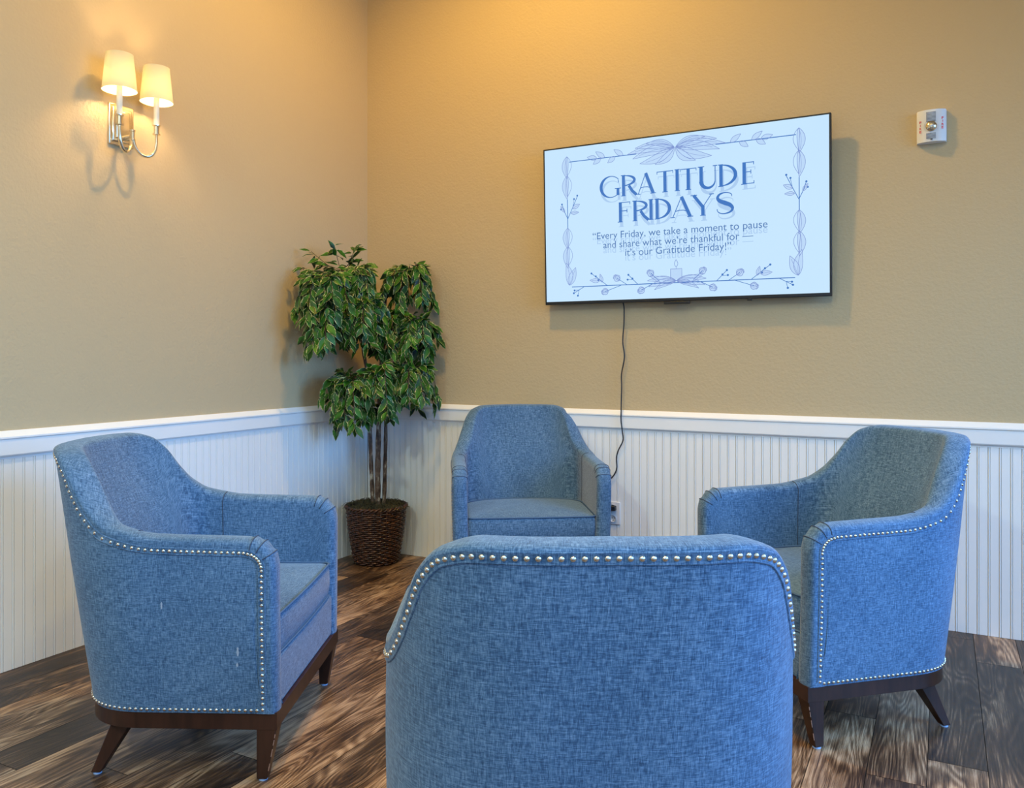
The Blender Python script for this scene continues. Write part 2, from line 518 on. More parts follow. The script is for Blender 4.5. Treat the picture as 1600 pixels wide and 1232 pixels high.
# uv: across the surface by plan length and running height
def grid_uv():
    out=[]
    for i,row in enumerate(GRID):
        n=BN[i]; out.append([[c[0]+n.x*max(0,c[2]),c[1]+n.y*max(0,c[2])] for c in row])
    return out
GU=grid_uv()
def grid_normals():
    ni=len(GR); nk=len(GR[0]); N=[]
    for i in range(ni):
        r=[]
        for k in range(nk):
            a=GR[min(i+1,ni-1)][k]-GR[max(i-1,0)][k]; b=GR[i][min(k+1,nk-1)]-GR[i][max(k-1,0)]
            n=a.cross(b)
            if n.length<1e-10:
                q,z,d=GRID[i][k]; c,nn=plan(q); n=Vector((nn.x,nn.y,0))*(1 if k<nk/2 else -1)
                r.append(n.normalized()); continue
            r.append(n.normalized())
        N.append(r)
    return N
GN=grid_normals()
# orientation check on a mid back outer point
_q=GRID[NB//2][5]; _c,_n=plan(_q[0])
FLIP = GN[NB//2][5].dot(Vector((_n.x,_n.y,0)))<0
if FLIP: GN=[[-n for n in r] for r in GN]
def tub_part(name,i0,i1,parent):
    m=MB(); nk=len(GR[0]); nrm=[]
    for i in range(i0,i1+1):
        for k in range(nk): m.v.append(tuple(GR[i][k])); nrm.append(GN[i][k])
    for i in range(i1-i0):
        for k in range(nk-1):
            a,b,c,d=i*nk+k,(i+1)*nk+k,(i+1)*nk+k+1,i*nk+k+1
            f=(a,b,c,d) if not FLIP else (d,c,b,a)
            u={a:GU[i0+i][k],b:GU[i0+i+1][k],c:GU[i0+i+1][k+1],d:GU[i0+i][k+1]}
            m.face(f,[u[j] for j in f])
    o=m.build(name,M['fabric'],parent,True)
    o.data.normals_split_custom_set_from_vertices([tuple(n) for n in nrm])
    return o

def border_at(s,dist):
    """point/normal at border length s, dist inside the edge, on the outer face"""
    import bisect
    s=max(0,min(BLEN[-1]-1e-6,s)); i=bisect.bisect_right(BLEN,s)-1; u=(s-BLEN[i])/(BLEN[i+1]-BLEN[i])
    b=Vector(BD[i]).lerp(Vector(BD[i+1]),u); n=BN[i].lerp(BN[i+1],u).normalized()
    p=b-n*(dist-nail_off(b.x))
    return p,n
def seat_outline(front,side,inset=0):
    """U shaped seat plan following the inside of the tub, counter-clockwise"""
    pts=[]
    r=.03
    # front right corner to front left
    for k in range(5):
        a=math.pi/2*k/4; pts.append((side-r+r*math.cos(a),front-r+r*math.sin(a)))
    for k in range(1,8): pts.append(((side-r)*(1-2*k/8),front+.006*math.sin(math.pi*k/8)))
    for k in range(5):
        a=math.pi/2+math.pi/2*k/4; pts.append((-side+r+r*math.cos(a),front-r+r*math.sin(a)))
    n=8
    for k in range(1,n): pts.append((-side,front-r-(front-r-YC)*k/n))
    b=.155
    for k in range(33):
        th=math.pi+math.pi*k/32; c=math.cos(th); s_=math.sin(th)
        pts.append((side*math.copysign(abs(c)**(2/2.5),c),YC-b*abs(s_)**(2/2.5)))
    for k in range(1,n): pts.append((side,YC+(front-r-YC)*k/n))
    return pts
NAIL=None
def nail_mesh(r=.0050,n=12):
    m=MB(); pr=[(r*1.02,0),(r*1.0,.0008),(r*.86,.0022),(r*.6,.0034),(r*.3,.0040),(.0002,.0042)]
    m.lathe(pr,n)
    me=bpy.data.meshes.new('nailhead'); me.from_pydata(m.v,[],m.f); me.polygons.foreach_set('use_smooth',[True]*len(me.polygons))
    me.materials.append(M['nail']); return me
NAIL=nail_mesh()
def leg_mesh(name,top,bot,wt,wb,parent,front):
    m=MB(); xt,yt=top; xb,yb=bot
    zt,zb=.150,.006
    K=6; 
    for k in range(K+1):
        t=k/K; z=zt+(zb-zt)*t; x=xt+(xb-xt)*t; y=yt+(yb-yt)*t; w=(wt+(wb-wt)*t)
        hx=hy=w/2
        for sx,sy in ((-1,-1),(1,-1),(1,1),(-1,1)): m.v.append((x+sx*hx,y+sy*hy,z))
    for k in range(K):
        for j in range(4): m.face((k*4+j,(k+1)*4+j,(k+1)*4+(j+1)%4,k*4+(j+1)%4))
    m.face((0,1,2,3)); m.face((K*4+3,K*4+2,K*4+1,K*4))
    o=m.build('leg',M['wood'],parent,bevel=.0025)
    if front:
        rr=random.Random(int(xt*1000)); sgn=1 if xt>0 else -1; e=MB(); z_=.135
        while z_>.02:
            L_=rr.uniform(.006,.022); P=[]
            for zz in (z_,z_-L_):
                tt=(zt-zz)/(zt-zb); ww=wt+(wb-wt)*tt; P.append((xt+(xb-xt)*tt+sgn*(ww/2-.0002),yt+(yb-yt)*tt+ww/2-.0002,zz))
            e.tube(P,.0010,5); z_-=L_+rr.uniform(.004,.02)
        tag(e.build('worn_edge',M['scuff'],o),'bare chipped edge')
    g=MB(); g.lathe([(0,.0),(wb*.42,.0),(wb*.42,.0065)],16,(xb,yb,0)); g.build('foot_glide',M['glide'],o,'auto')
    return o
def armchair(loc, fwd, label):
    fwd=Vector((fwd[0],fwd[1],0)).normalized(); rz=math.atan2(-fwd.x,fwd.y)
    t=empty('armchair',(loc[0],loc[1],0),rz)
    tag(t,label,'armchair','blue tub armchairs in a circle')
    T=Matrix.Translation(Vector((loc[0],loc[1],0)))@Matrix.Rotation(rz,4,'Z')
    isplit=next(i for i in range(NB) if BD[i][0]>QREAR+.035)
    tub_part('armrest',0,isplit,t)
    back=tub_part('backrest',isplit,NB-1-isplit,t)
    tub_part('armrest',NB-1-isplit,NB-1,t)
    arms=[o for o in t.children if o.name.startswith('armrest')]
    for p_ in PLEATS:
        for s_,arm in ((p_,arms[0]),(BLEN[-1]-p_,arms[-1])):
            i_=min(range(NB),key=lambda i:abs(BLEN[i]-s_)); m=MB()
            m.tube([GR[i_][k]+GN[i_][k]*.0006 for k in range(19,33)],[.0014]*14,6); m.build('pleat',M['seam'],arm,True)  # dark tubes put the shade of the pleat creases into colour
    # inside seams between back and arms
    for ii in (isplit,NB-1-isplit):
        m=MB(); k0=20+6
        m.tube([GR[ii][k]+GN[ii][k]*.0005 for k in range(k0,len(GR[ii]))],.0016,6); m.build('seam',M['seam'],back,True)
    # seat
    so=seat_outline(YF-.014,.300); n=len(so)
    def ringv(scale,z,grow=0):
        cx,cy=0,.03
        out=[]
        for (x,y) in so:
            dx,dy=x-cx,y-cy; L=math.hypot(dx,dy)
            out.append((cx+dx*scale+dx/L*grow,cy+dy*scale+dy/L*grow,z))
        return out
    m=MB(); prof=[(1,.338,-.012),(1,.342,-.004),(1,.360,.001),(1,.395,.003),(1,.430,.001),(1,.445,-.003),(1,.4505,-.010)]
    levels=[ringv(a,z,g) for a,z,g in prof]
    for sc_ in (.94,.86,.72,.56,.38,.2): levels.append(ringv(sc_,.4505+.024*(1-sc_**2.2),-.006))
    per=[0]
    for a,b in zip(so,so[1:]+so[:1]): per.append(per[-1]+math.dist(a,b))
    for lv in levels: m.v+=lv
    for li in range(len(levels)-1):
        for j in range(n):
            j2=(j+1)%n; f=(li*n+j,li*n+j2,(li+1)*n+j2,(li+1)*n+j)
            if li<6: uv=[(per[j],levels[li][j][2]),(per[j+1],levels[li][j][2]),(per[j+1],levels[li+1][j][2]),(per[j],levels[li+1][j][2])]
            else: uv=[(levels[a][b][0]+3,levels[a][b][1]) for a,b in ((li,j),(li,j2),(li+1,j2),(li+1,j))]
            m.face(f,uv)
    top=[(len(levels)-1)*n+j for j in range(n)]; m.face(top,[(m.v[i][0]+3,m.v[i][1]) for i in top])
    m.face([j for j in range(n)][::-1])
    cu=m.build('seat_cushion',M['fabric'],t,'auto',angle=60)
    m=MB(); m.tube(ringv(1,.4520,-.002),.0038,8,closed=True); m.build('piping',M['fabric_plain'],cu,True)
    m=MB(); m.tube(ringv(1,.3400,-.002),.0034,8,closed=True); m.build('piping',M['fabric_plain'],cu,True)
    # front panel below the cushion
    m=MB(); m.box((0,YF-.06,(Z0+.336)/2),(.60,.10,.336-Z0))
    for k,f in enumerate(m.f): m.uv[k]=[(m.v[i][0]+1.7,m.v[i][2]) for i in f]
    m.build('front_panel',M['fabric'],t,bevel=.008,segs=3)
    # wooden base rail (follows the tub plan)
    m=MB(); pl=[]
    q=PQF
    while q<PEND+.001:
        p,nn=plan(q); pl.append((p.x-nn.x*.004,p.y-nn.y*.004)); q+=.0205
    pl.append((-A_+.004,YF-.001)); pl=[(A_-.004,YF-.001)]+pl
    m.prism([p for p in pl],.148,Z0+.001)
    o=m.build('base_rail',M['wood'],t,bevel=.002)
    for sx in (1,-1):
        leg_mesh('leg',(sx*(A_-.033),YF-.031),(sx*(A_-.025),.262),.056,.030,t,True)
        leg_mesh('leg',(sx*(A_-.075),-.155),(sx*(A_-.045),-.225),.058,.028,t,False)
    # nail trim : welted strip and nailheads
    m=MB(); s=.004; st=[]
    while s<BLEN[-1]-.004: st.append(s); s+=.010
    st.append(BLEN[-1]-.004)
    for s_ in st:
        for dd,h in ((.0275,-.002),(.0285,.0016),(.0305,.0020),(.0325,.0008),(.0445,.0008),(.0465,.0020),(.0485,.0016),(.0495,-.002)):
            p,nn=border_at(s_,dd)
            if p.y<Z0: p.y=Z0
            m.v.append(tuple(S(p.x,p.y,0)+normal3(p.x,p.y)*(h+.0006)))
    for i in range(len(st)-1):
        for k in range(7):
            f=(i*8+k,(i+1)*8+k,(i+1)*8+k+1,i*8+k+1); 
            m.face(f,[(st[i+(1 if j in(1,2) else 0)],.5+(k+(1 if j>1 else 0))*.003) for j in range(4)])
    strip=m.build('trim_strip',M['fabric'],t,True)
    nails=[]; s=.012
    while s<BLEN[-1]-.010:
        p,nn=border_at(s,NAILD)
        if p.y>=Z0+.006: nails.append((S(p.x,p.y,0),normal3(p.x,p.y)))
        s+=.0164
    q=PQF+.055
    while q<PEND-.05:
        nails.append((S(q,Z0+.010,0),normal3(q,Z0+.010))); q+=.0164
    sc_=[]
    for p,nn in nails:
        wp=T@p; wn=T.to_3x3()@nn; v=CAM-wp; sc_.append((v.normalized().dot(wn)/v.length**.5, p, nn))
    sc_.sort(key=lambda a:-a[0])
    for f,p,nn in sc_[:100]:
        o=bpy.data.objects.new('nailhead',NAIL); COL.objects.link(o); o.parent=strip
        o.matrix_local=Matrix.Translation(p+nn*.0012)@nn.to_track_quat('Z','Y').to_matrix().to_4x4()
    m=MB()
    for f,p,nn in sc_[100:]:
        Mx=nn.to_track_quat('Z','Y').to_matrix(); r=.005
        m.lathe([(r,0),(r*.86,.0022),(r*.5,.0036),(.0002,.0042)],8,p+nn*.0012,Mx)
    if m.v: tag(m.build('nailhead',M['nail'],strip,True),kind='stuff')
    return t
M['fabric_plain']=mat('blue_grey_welt_fabric',(.08,.145,.25),.85,spec=.2)

def corner_pose(world, local, fwd):
    f=Vector(fwd).normalized(); r=Vector((f.y,-f.x))
    return Vector(world)-r*local[0]-f*local[1]
LF=(.897,.441); RF=(-.736,-.677)
chairs={}
def mark(chair,q,z,hgt,wid,seed):
    rr=random.Random(seed); arm=[o for o in chair.children if o.name.startswith('armrest')][0]; m=MB(); up=[];dn=[]
    for k in range(9):
        t=k/8; w_=wid*(.25+.75*math.sin(math.pi*t)**.5)*rr.uniform(.6,1.1)/2; zz=z+hgt*(t-.5)
        for sd in (-1,1): m.v.append(tuple(S(q+sd*w_,zz,-.0012-.006)) if 0 else tuple(chair_surface(q+sd*w_,zz)))
    for k in range(8): m.face((2*k,2*k+1,2*k+3,2*k+2))
    o=m.build('scuff_mark',M['chalk'],arm); tag(o,'pale scuff'); return o
def chair_surface(q,z):
    # nearest point of the outer panel grid, lifted a hair
    best=None
    for i in range(NB//2):
        for k in range(0,16):
            c=GRID[i][k]; d=(c[0]-q)**2+(c[1]-z)**2
            if best is None or d<best[0]: best=(d,c[2])
    return S(q,z,best[1]-.0012)
M['chalk']=mat('pale_chalky_scuff',(.34,.40,.48),.9)
pL=corner_pose((1.459,-2.331),(.345,.27),LF)
pR=corner_pose((2.808,-1.408),(-.345,.27),RF)
def camvec(x,y): return RGT.xy*x+FWD.xy*y
aC=R(5.0); fC=camvec(math.sin(aC),-math.cos(aC)); pC=CAM.xy+camvec(.096,3.72)-fC*.308
aF=R(1.0); fF=camvec(-math.sin(aF),math.cos(aF)); pF=CAM.xy+camvec(.142,1.15)+fF*.446
cL=armchair(pL,LF,'blue tub armchair at left beneath the sconce, facing right, with pale scuffs on its side')
mark(cL,.306,.372,.026,.008,3); mark(cL,.308,.335,.012,.006,5); mark(cL,.52,.50,.020,.006,8)
armchair(pC,fC,'blue tub armchair beneath the screen, seat facing the viewer, against the white wainscot')
armchair(pR,RF,'blue tub armchair at right with its open seat turned toward the left')
armchair(pF,fF,'blue tub armchair in the foreground seen from behind, cut by the bottom of the picture')

# ------------------------------------------------------------------ television
TVW,TVH=1.447,.832
SW,SH=TVW-.018,TVH-.024
tv=empty('television',(1.975,-.075,1.885)); tv.rotation_euler=(R(2.0),0,0)
tag(tv,'wide flat television hanging on the beige wall showing a pale blue gratitude message','television')
# local: x right, z up, front toward -y
m=MB(); m.box((0,.006,0),(TVW,.024,TVH)); fr=m.build('frame',M['black'],tv,bevel=.003)
m=MB(); m.box((0,.036,-.08),(TVW*.72,.038,TVH*.62)); m.build('rear_housing',M['black'],tv,bevel=.01)
m=MB(); m.box((0,.0,-TVH/2-.008),(.13,.018,.014)); m.build('sensor_bar',M['black'],tv,bevel=.002)
m=MB(); m.box((.355,.0,-TVH/2-.004),(.022,.014,.010)); m.build('power_button',M['black'],tv,bevel=.002)
m=MB(); m.box((0,.066,0),(.5,.03,.34)); m.build('wall_bracket',M['black'],tv)
m=MB(); m.add([(-SW/2,-.0066,-SH/2+.004),(SW/2,-.0066,-SH/2+.004),(SW/2,-.0066,SH/2+.004),(-SW/2,-.0066,SH/2+.004)],[(0,1,2,3)]); scr=m.build('screen',M['screen'],tv)
AW,AH=SW,SH
def U(u,v): return Vector(((u-.5)*AW,(v-.5)*AH+.004))
class Art:
    def __init__(s,layer,mi=0): s.m=MB(); s.y=-.0070-.0005*layer; s.mi=mi
    def poly(s,pts): 
        b=len(s.m.v)
        for p in pts: s.m.v.append((p[0],s.y,p[1]))
        s.m.face([b+i for i in range(len(pts))],mi=s.mi)
    def stroke(s,pts,w):
        pts=[Vector(p[:2]) for p in pts]; n=len(pts)
        if not hasattr(w,'__len__'): w=[w]*n
        L=[]; 
        for i in range(n):
            d=pts[min(i+1,n-1)]-pts[max(i-1,0)]; 
            if d.length<1e-9: d=Vector((1,0))
            d.normalize(); nn=Vector((-d.y,d.x))*w[i]/2
            L.append((pts[i]+nn,pts[i]-nn))
        b=len(s.m.v)
        for a,c in L: s.m.v+= [(a.x,s.y,a.y),(c.x,s.y,c.y)]
        for i in range(n-1): s.m.face((b+2*i,b+2*i+1,b+2*i+3,b+2*i+2),mi=s.mi)
    def rect(s,x0,x1,y0,y1): s.poly([(x0,y0),(x1,y0),(x1,y1),(x0,y1)])
    def build(s,name,mt): return s.m.build(name,mt,scr)
def arcpts(cx,cy,rx,ry,a0,a1,n=28): return [(cx+rx*math.cos(R(a0+(a1-a0)*k/n)),cy+ry*math.sin(R(a0+(a1-a0)*k/n))) for k in range(n+1)]
def arcw(a0,a1,tk,tn,n=28,side=None):
    o=[]
    for k in range(n+1):
        c=math.cos(R(a0+(a1-a0)*k/n)); c2=abs(c)
        if side=='l' and c>0: c2=0
        if side=='r' and c<0: c2=0
        o.append(tn+(tk-tn)*c2**1.4)
    return o
def glyph(A,ch,x0,x1,y0,y1):
    w=x1-x0; h=y1-y0; tk=.0165; tn=.0040; sf=.004
    X=lambda t:x0+w*t
    Y=lambda t:y0+h*t
    def serif(cx,y,l): A.rect(cx-l,cx+l,y-sf/2,y+sf/2)
    if ch=='I': A.rect(X(.5)-tk/2,X(.5)+tk/2,y0,y1); serif(X(.5),y1,.013); serif(X(.5),y0,.013)
    elif ch=='T':
        A.rect(X(.5)-tk/2,X(.5)+tk/2,y0,y1); A.rect(x0,x1,y1-tn,y1); serif(X(.5),y0,.014)
        A.stroke([(x0+.001,y1),(x0+.001,y1-.014)],.003); A.stroke([(x1-.001,y1),(x1-.001,y1-.014)],.003)
    elif ch=='A':
        ax=X(.46)
        A.stroke([(X(.05),y0),(ax,y1)],tn); A.stroke([(X(.86),y0),(ax,y1)],tk)
        A.stroke([(X(.19),Y(.30)),(X(.35),Y(.335)),(X(.55),Y(.33)),(X(.72),Y(.27))],tn)
        serif(X(.05),y0,.012); serif(X(.86),y0,.015)
    elif ch=='D':
        A.rect(x0,x0+tk,y0,y1); A.stroke(arcpts(x0+tk*.5,(y0+y1)/2,w-tk,h/2-tn/2,90,-90),arcw(90,-90,tk,tn)); serif(x0+tk*.4,y1,.012); serif(x0+tk*.4,y0,.012)
    elif ch=='E' or ch=='F':
        A.rect(x0,x0+tk,y0,y1); A.rect(x0,x1,y1-tn,y1); A.rect(x0,X(.72),Y(.53),Y(.53)+tn)
        A.stroke([(x1-.002,y1),(x1-.002,y1-.014)],.0035); serif(x0+tk*.4,y0,.013); A.stroke([(X(.72),Y(.53)-.008),(X(.72),Y(.53)+.012)],.0035)
        if ch=='E': A.rect(x0,x1,y0,y0+tn); A.stroke([(x1-.001,y0),(x1-.001,y0+.014)],.0035)
    elif ch=='R':
        A.rect(x0,x0+tk,y0,y1); cy=Y(.74); A.stroke(arcpts(x0+tk*.7,cy,w*.82-tk*.7,h*.26-tn/2,90,-90),arcw(90,-90,tk*.85,tn))
        A.stroke([(x0+tk,Y(.49)),(x0+tk*1.6,Y(.49))],tn)
        A.stroke([(X(.45),Y(.48)),(X(.68),Y(.2)),(X(.95),y0)],tk*.9); serif(x0+tk*.4,y1,.012); serif(x0+tk*.4,y0,.012)
    elif ch=='U':
        A.rect(X(.04),X(.04)+tk,Y(.32),y1); cx=(X(.04)+tk/2+X(.93))/2; rx=(X(.93)-X(.04)-tk/2)/2
        A.stroke(arcpts(cx,Y(.32),rx,h*.33,180,360),[tk*(1-k/28)**.9+tn for k in range(29)])
        A.rect(X(.93)-tn/2,X(.93)+tn/2,Y(.32),y1); serif(X(.04)+tk/2,y1,.016); serif(X(.93),y1,.011)
    elif ch=='G':
        cx=X(.55); cy=Y(.5)
        A.stroke(arcpts(cx,cy,w*.52,h*.52,42,318,44),arcw(42,318,tk,tn,44,'l'))
        A.rect(X(.84),X(.84)+tk*.9,Y(.06),Y(.40)); serif(X(.84)+tk*.45,Y(.40),.017); A.stroke([(X(.93),Y(.83)),(X(.95),Y(.68))],.0035)
    elif ch=='Y':
        A.stroke([(X(.05),y1),(X(.48),Y(.42))],tk*.92); A.stroke([(X(.9),y1),(X(.5),Y(.42))],tn); A.rect(X(.49)-tk/2,X(.49)+tk/2,y0,Y(.46))
        serif(X(.06),y1,.016); serif(X(.9),y1,.012); serif(X(.49),y0,.014)
    elif ch=='S':
        P=[(.86,.80),(.84,.91),(.66,.99),(.44,1.0),(.22,.93),(.12,.78),(.22,.63),(.5,.51),(.76,.40),(.90,.24),(.80,.08),(.52,0),(.28,.02),(.12,.12),(.09,.26)]
        W=[.003,.004,.005,.006,.010,.014,.018,.021,.019,.014,.009,.006,.005,.004,.003]
        # refine
        PP=[];WW=[]
        for i in range(len(P)-1):
            p0=P[max(i-1,0)];p1=P[i];p2=P[i+1];p3=P[min(i+2,len(P)-1)]
            for k in range(5):
                t=k/5; f=lambda a,b,c,d:.5*((2*b)+(-a+c)*t+(2*a-5*b+4*c-d)*t*t+(-a+3*b-3*c+d)*t**3)
                PP.append((X(f(p0[0],p1[0],p2[0],p3[0])),Y(f(p0[1],p1[1],p2[1],p3[1])))); WW.append(W[i]+(W[i+1]-W[i])*t)
        A.stroke(PP,WW)
LINE1=[('G',.223,.296),('R',.305,.362),('A',.362,.430),('T',.434,.492),('I',.499,.514),('T',.517,.574),('U',.582,.642),('D',.652,.712),('E',.729,.767)]
LINE2=[('F',.292,.335),('R',.347,.405),('I',.403,.420),('D',.428,.484),('A',.486,.562),('Y',.560,.632),('S',.638,.702)]
def heading(layer,mt,dx,dy,name):
    A=Art(layer)
    for LN,va,vb in ((LINE1,.655,.783),(LINE2,.492,.616)):
        for ch,a,b in LN:
            p=U(a+dx,va+dy); q=U(b+dx,vb+dy); glyph(A,ch,p.x,q.x,p.y,q.y)
    return A.build(name,mt)
heading(1,M['ghost'],.004,-.030,'heading_echo')
heading(3,M['ink'],0,0,'heading')
def text_mesh(txt,x0,x1,y,mt,name,layer,parent=scr,ht=None,bold=0):
    c=bpy.data.curves.new('txt','FONT'); c.body=txt; c.size=1; c.offset=bold; o=bpy.data.objects.new('txt',c); COL.objects.link(o)
    dg=bpy.context.evaluated_depsgraph_get(); me=bpy.data.meshes.new_from_object(o.evaluated_get(dg))
    xs=[v.co.x for v in me.vertices]; a,b=min(xs),max(xs); s=(x1-x0)/(b-a)
    sy=s if ht is None else ht
    for v in me.vertices: v.co=Vector(((v.co.x-a)*s+x0,-.0070-.0005*layer,v.co.y*sy+y))
    bpy.data.objects.remove(o); me.name=name; me.materials.clear()
    return link(name,me,mt,parent)
LINES=[('\u201cEvery Friday, we take a moment to pause',.190,.809,.392),('and share what we\u2019re thankful for \u2014',.231,.763,.332),('it\u2019s our Gratitude Friday!\u201d',.314,.690,.276)]
for t_,a,b,v in LINES:
    p=U(a,v); q=U(b,v)
    text_mesh(t_,p.x,q.x,p.y-.031*AH,M['ghost'],'message_echo',1)
    text_mesh(t_,p.x,q.x,p.y,M['ink2'],'message_line',3)
# ornaments
def leaf_out(A,Fl,p,ang,L,wd,lw=.0022,rib=True,bend=0):
    p=Vector(p); d=Vector((math.cos(R(ang)),math.sin(R(ang)))); n=Vector((-d.y,d.x)); K=12; up=[];lo=[];mid=[]
    for k in range(K+1):
        t=k/K; wv=math.sin(math.pi*t**.8)*wd/2; c=p+d*L*t+n*bend*math.sin(math.pi*t)
        up.append(c+n*wv); lo.append(c-n*wv); mid.append(c)
    A.stroke(up,lw); A.stroke(lo,lw)
    if rib: A.stroke(mid[:-2],lw*.7)
    if Fl is not None: Fl.poly([tuple(q) for q in up]+[tuple(q) for q in reversed(lo[1:-1])])
A=Art(4,0); Fl=Art(2,1); K_=Art(3,2)
def begin():
    m=MB(); A.m=Fl.m=K_.m=m
def end(name): return A.m.build(name,parent=scr,mats=[M['line'],M['petal'],M['ink']])
def MU(u,v,s): return U(.5+(u-.5)*s,v)      # mirrored about the middle
def MA(a,s): return a if s==1 else 180-a
def dirv(a,s): return Vector((math.cos(R(MA(a,s))),math.sin(R(MA(a,s)))))
begin(); K_.stroke([U(.100,.908),U(.36,.908)],.0042); end('border_line')
begin(); K_.stroke([U(.64,.908),U(.900,.908)],.0042); end('border_line')
begin(); K_.stroke([U(.105,.093),U(.895,.093)],.0042); end('border_line')
begin()
for s in (1,-1):
    for ang,L,wd in ((-2,.245,.040),(-9,.22,.046),(5,.205,.040),(-19,.19,.046),(13,.15,.034),(-37,.125,.042)):
        leaf_out(A,Fl,MU(.502,.921,s),MA(ang,s),L,wd,bend=.014*s*(1 if ang>-12 else -1))
end('leaf_bow')
for s in (1,-1):
    begin()
    for u,v,ang,L in ((.69,.910,35,.06),(.72,.908,-35,.05),(.76,.910,35,.06),(.775,.908,-32,.05),(.79,.910,12,.055)):
        leaf_out(A,Fl,MU(u,v,s),MA(ang,s),L,.024,rib=False)
    end('leaf_sprig')
    for v0,v1 in ((.945,.80),(.82,.665),(.48,.34),(.36,.215)):
        begin(); a=MU(.909,v0,s); b=MU(.909,v1,s); L=(a-b).length
        leaf_out(A,Fl,a,-90,L,.036,bend=.010*s); leaf_out(A,None,a,-90,L*.9,.028,bend=-.012*s,rib=False); end('vine_leaf')
    begin(); a=MU(.905,.105,s); leaf_out(A,Fl,a,MA(112,s),.10,.040); leaf_out(A,Fl,a,MA(82,s),.12,.040,bend=.008*s); end('vine_leaf')
    begin(); K_.stroke([MU(.909,.665,s),MU(.909,.48,s)],.0038)
    b=MU(.908,.54,s); K_.stroke([b,MU(.888,.61,s),MU(.869,.68,s)],.003); K_.stroke([b,MU(.922,.59,s),MU(.930,.632,s)],.003); K_.stroke([MU(.888,.61,s),MU(.882,.66,s)],.002)
    leaf_out(A,Fl,MU(.888,.605,s),MA(155,s),.045,.022); leaf_out(A,Fl,MU(.895,.575,s),MA(178,s),.045,.018); leaf_out(A,Fl,MU(.92,.585,s),MA(55,s),.04,.015)
    for q in (MU(.869,.685,s),MU(.882,.665,s),MU(.931,.637,s),MU(.935,.605,s)): K_.poly(arcpts(q.x,q.y,.005,.005,0,345,12))
    end('berry_sprig')
    def bud(u,v,ang,st,sz=.030):
        begin(); c=MU(u,v,s); K_.stroke([MU(*st,s),c],.0026); d=dirv(ang,s); n=Vector((-d.y,d.x))
        leaf_out(A,Fl,c-d*sz*.6,MA(ang,s),sz*1.35,sz*1.15,rib=False,lw=.0028)
        leaf_out(A,None,c-d*sz*.6,MA(ang+8,s),sz*1.2,sz*.6,rib=True,lw=.0024)
        e=c+d*sz*.45
        A.stroke([e-n*sz*.45,e-n*sz*.25+d*.007,e,e+n*sz*.25+d*.007,e+n*sz*.45],.0026); end('rosebud')
    bud(.592,.158,35,(.56,.105)); bud(.627,.055,-30,(.585,.093)); bud(.718,.137,35,(.68,.093)); bud(.764,.055,-20,(.70,.093))
    for k,(st,e1,e2,e3) in enumerate((((.755,.093),(.817,.175),(.80,.155),(.79,.13)),((.64,.093),(.675,.155),(.678,.125),(.66,.13)),((.845,.093),(.888,.052),(.872,.035),(.885,.070)))):
        begin(); K_.stroke([MU(*st,s),MU(*e1,s)],.0028)
        for e in (e2,e3): K_.stroke([(MU(*st,s)+MU(*e1,s))/2,MU(*e,s)],.0022)
        for e in (e1,e2,e3): q=MU(*e,s); K_.poly(arcpts(q.x,q.y,.0052,.0052,0,345,12))
        if k==0: leaf_out(A,Fl,MU(.785,.125,s),MA(5,s),.055,.022); leaf_out(A,Fl,MU(.775,.115,s),MA(75,s),.045,.018)
        end('berry_sprig')
begin()
for s in (1,-1):
    for ang,L,wd in ((12,.14,.034),(2,.15,.032),(-10,.145,.032),(-20,.12,.026)): leaf_out(A,Fl,MU(.50,.105,s),MA(ang,s),L,wd,bend=.008*s*(1 if ang<5 else -1))
end('leaf_bow')
begin(); p=U(.48,.115); q=U(.52,.178); A.stroke([(p.x,p.y),(p.x,q.y),(q.x,q.y),(q.x,p.y)],.003); Fl.rect(p.x,q.x,p.y,q.y)
c=U(.5,.178); A.stroke([c,(c.x,c.y+.012)],.002); leaf_out(A,None,(c.x,c.y+.010),90,.036,.017,lw=.0026,rib=False); end('candle_drawing')

# power cord of the television and wall outlet
pts=[(1.685,-.045,1.475),(1.686,-.030,1.44),(1.682,-.022,1.36),(1.675,-.02,1.27),(1.684,-.02,1.19),(1.668,-.02,1.10),(1.669,-.02,1.04),(1.668,-.024,.95),(1.672,-.036,.915),(1.672,-.038,.86),(1.679,-.036,.80),(1.678,-.026,.755),(1.650,-.022,.70),(1.640,-.02,.66),(1.642,-.02,.61),(1.625,-.02,.57),(1.590,-.022,.53),(1.560,-.03,.47),(1.565,-.04,.415),(1.590,-.045,.398),(1.606,-.038,.400)]
def catmull(P,n=6):
    P=[Vector(p) for p in P]; out=[]
    for i in range(len(P)-1):
        a,b,c,d=P[max(i-1,0)],P[i],P[i+1],P[min(i+2,len(P)-1)]
        for k in range(n):
            t=k/n; out.append(.5*((2*b)+(c-a)*t+(2*a-5*b+4*c-d)*t*t+(3*b-a-3*c+d)*t**3))
    out.append(P[-1]); return out
cord=empty('power_cord',(1.685,-.02,.40))
tag(cord,'thin black power cord dangling from the television down to the wall outlet','cord')
off=Vector((1.685,-.02,.40))
m=MB(); m.tube([p-off for p in catmull(pts)],.0034,8); m.build('cable',M['black'],cord,True)
m=MB(); m.box(Vector((1.622,-.030,.400))-off,(.036,.026,.026)); m.build('plug',M['black'],cord,bevel=.004)
out_=empty('wall_outlet',(1.622,-.0118,.372))
tag(out_,'white duplex wall outlet low on the wainscot behind the rear armchair','outlet')
m=MB(); m.box((0,-.002,0),(.072,.006,.118)); m.build('cover_plate',M['whiteplastic'],out_,bevel=.002)
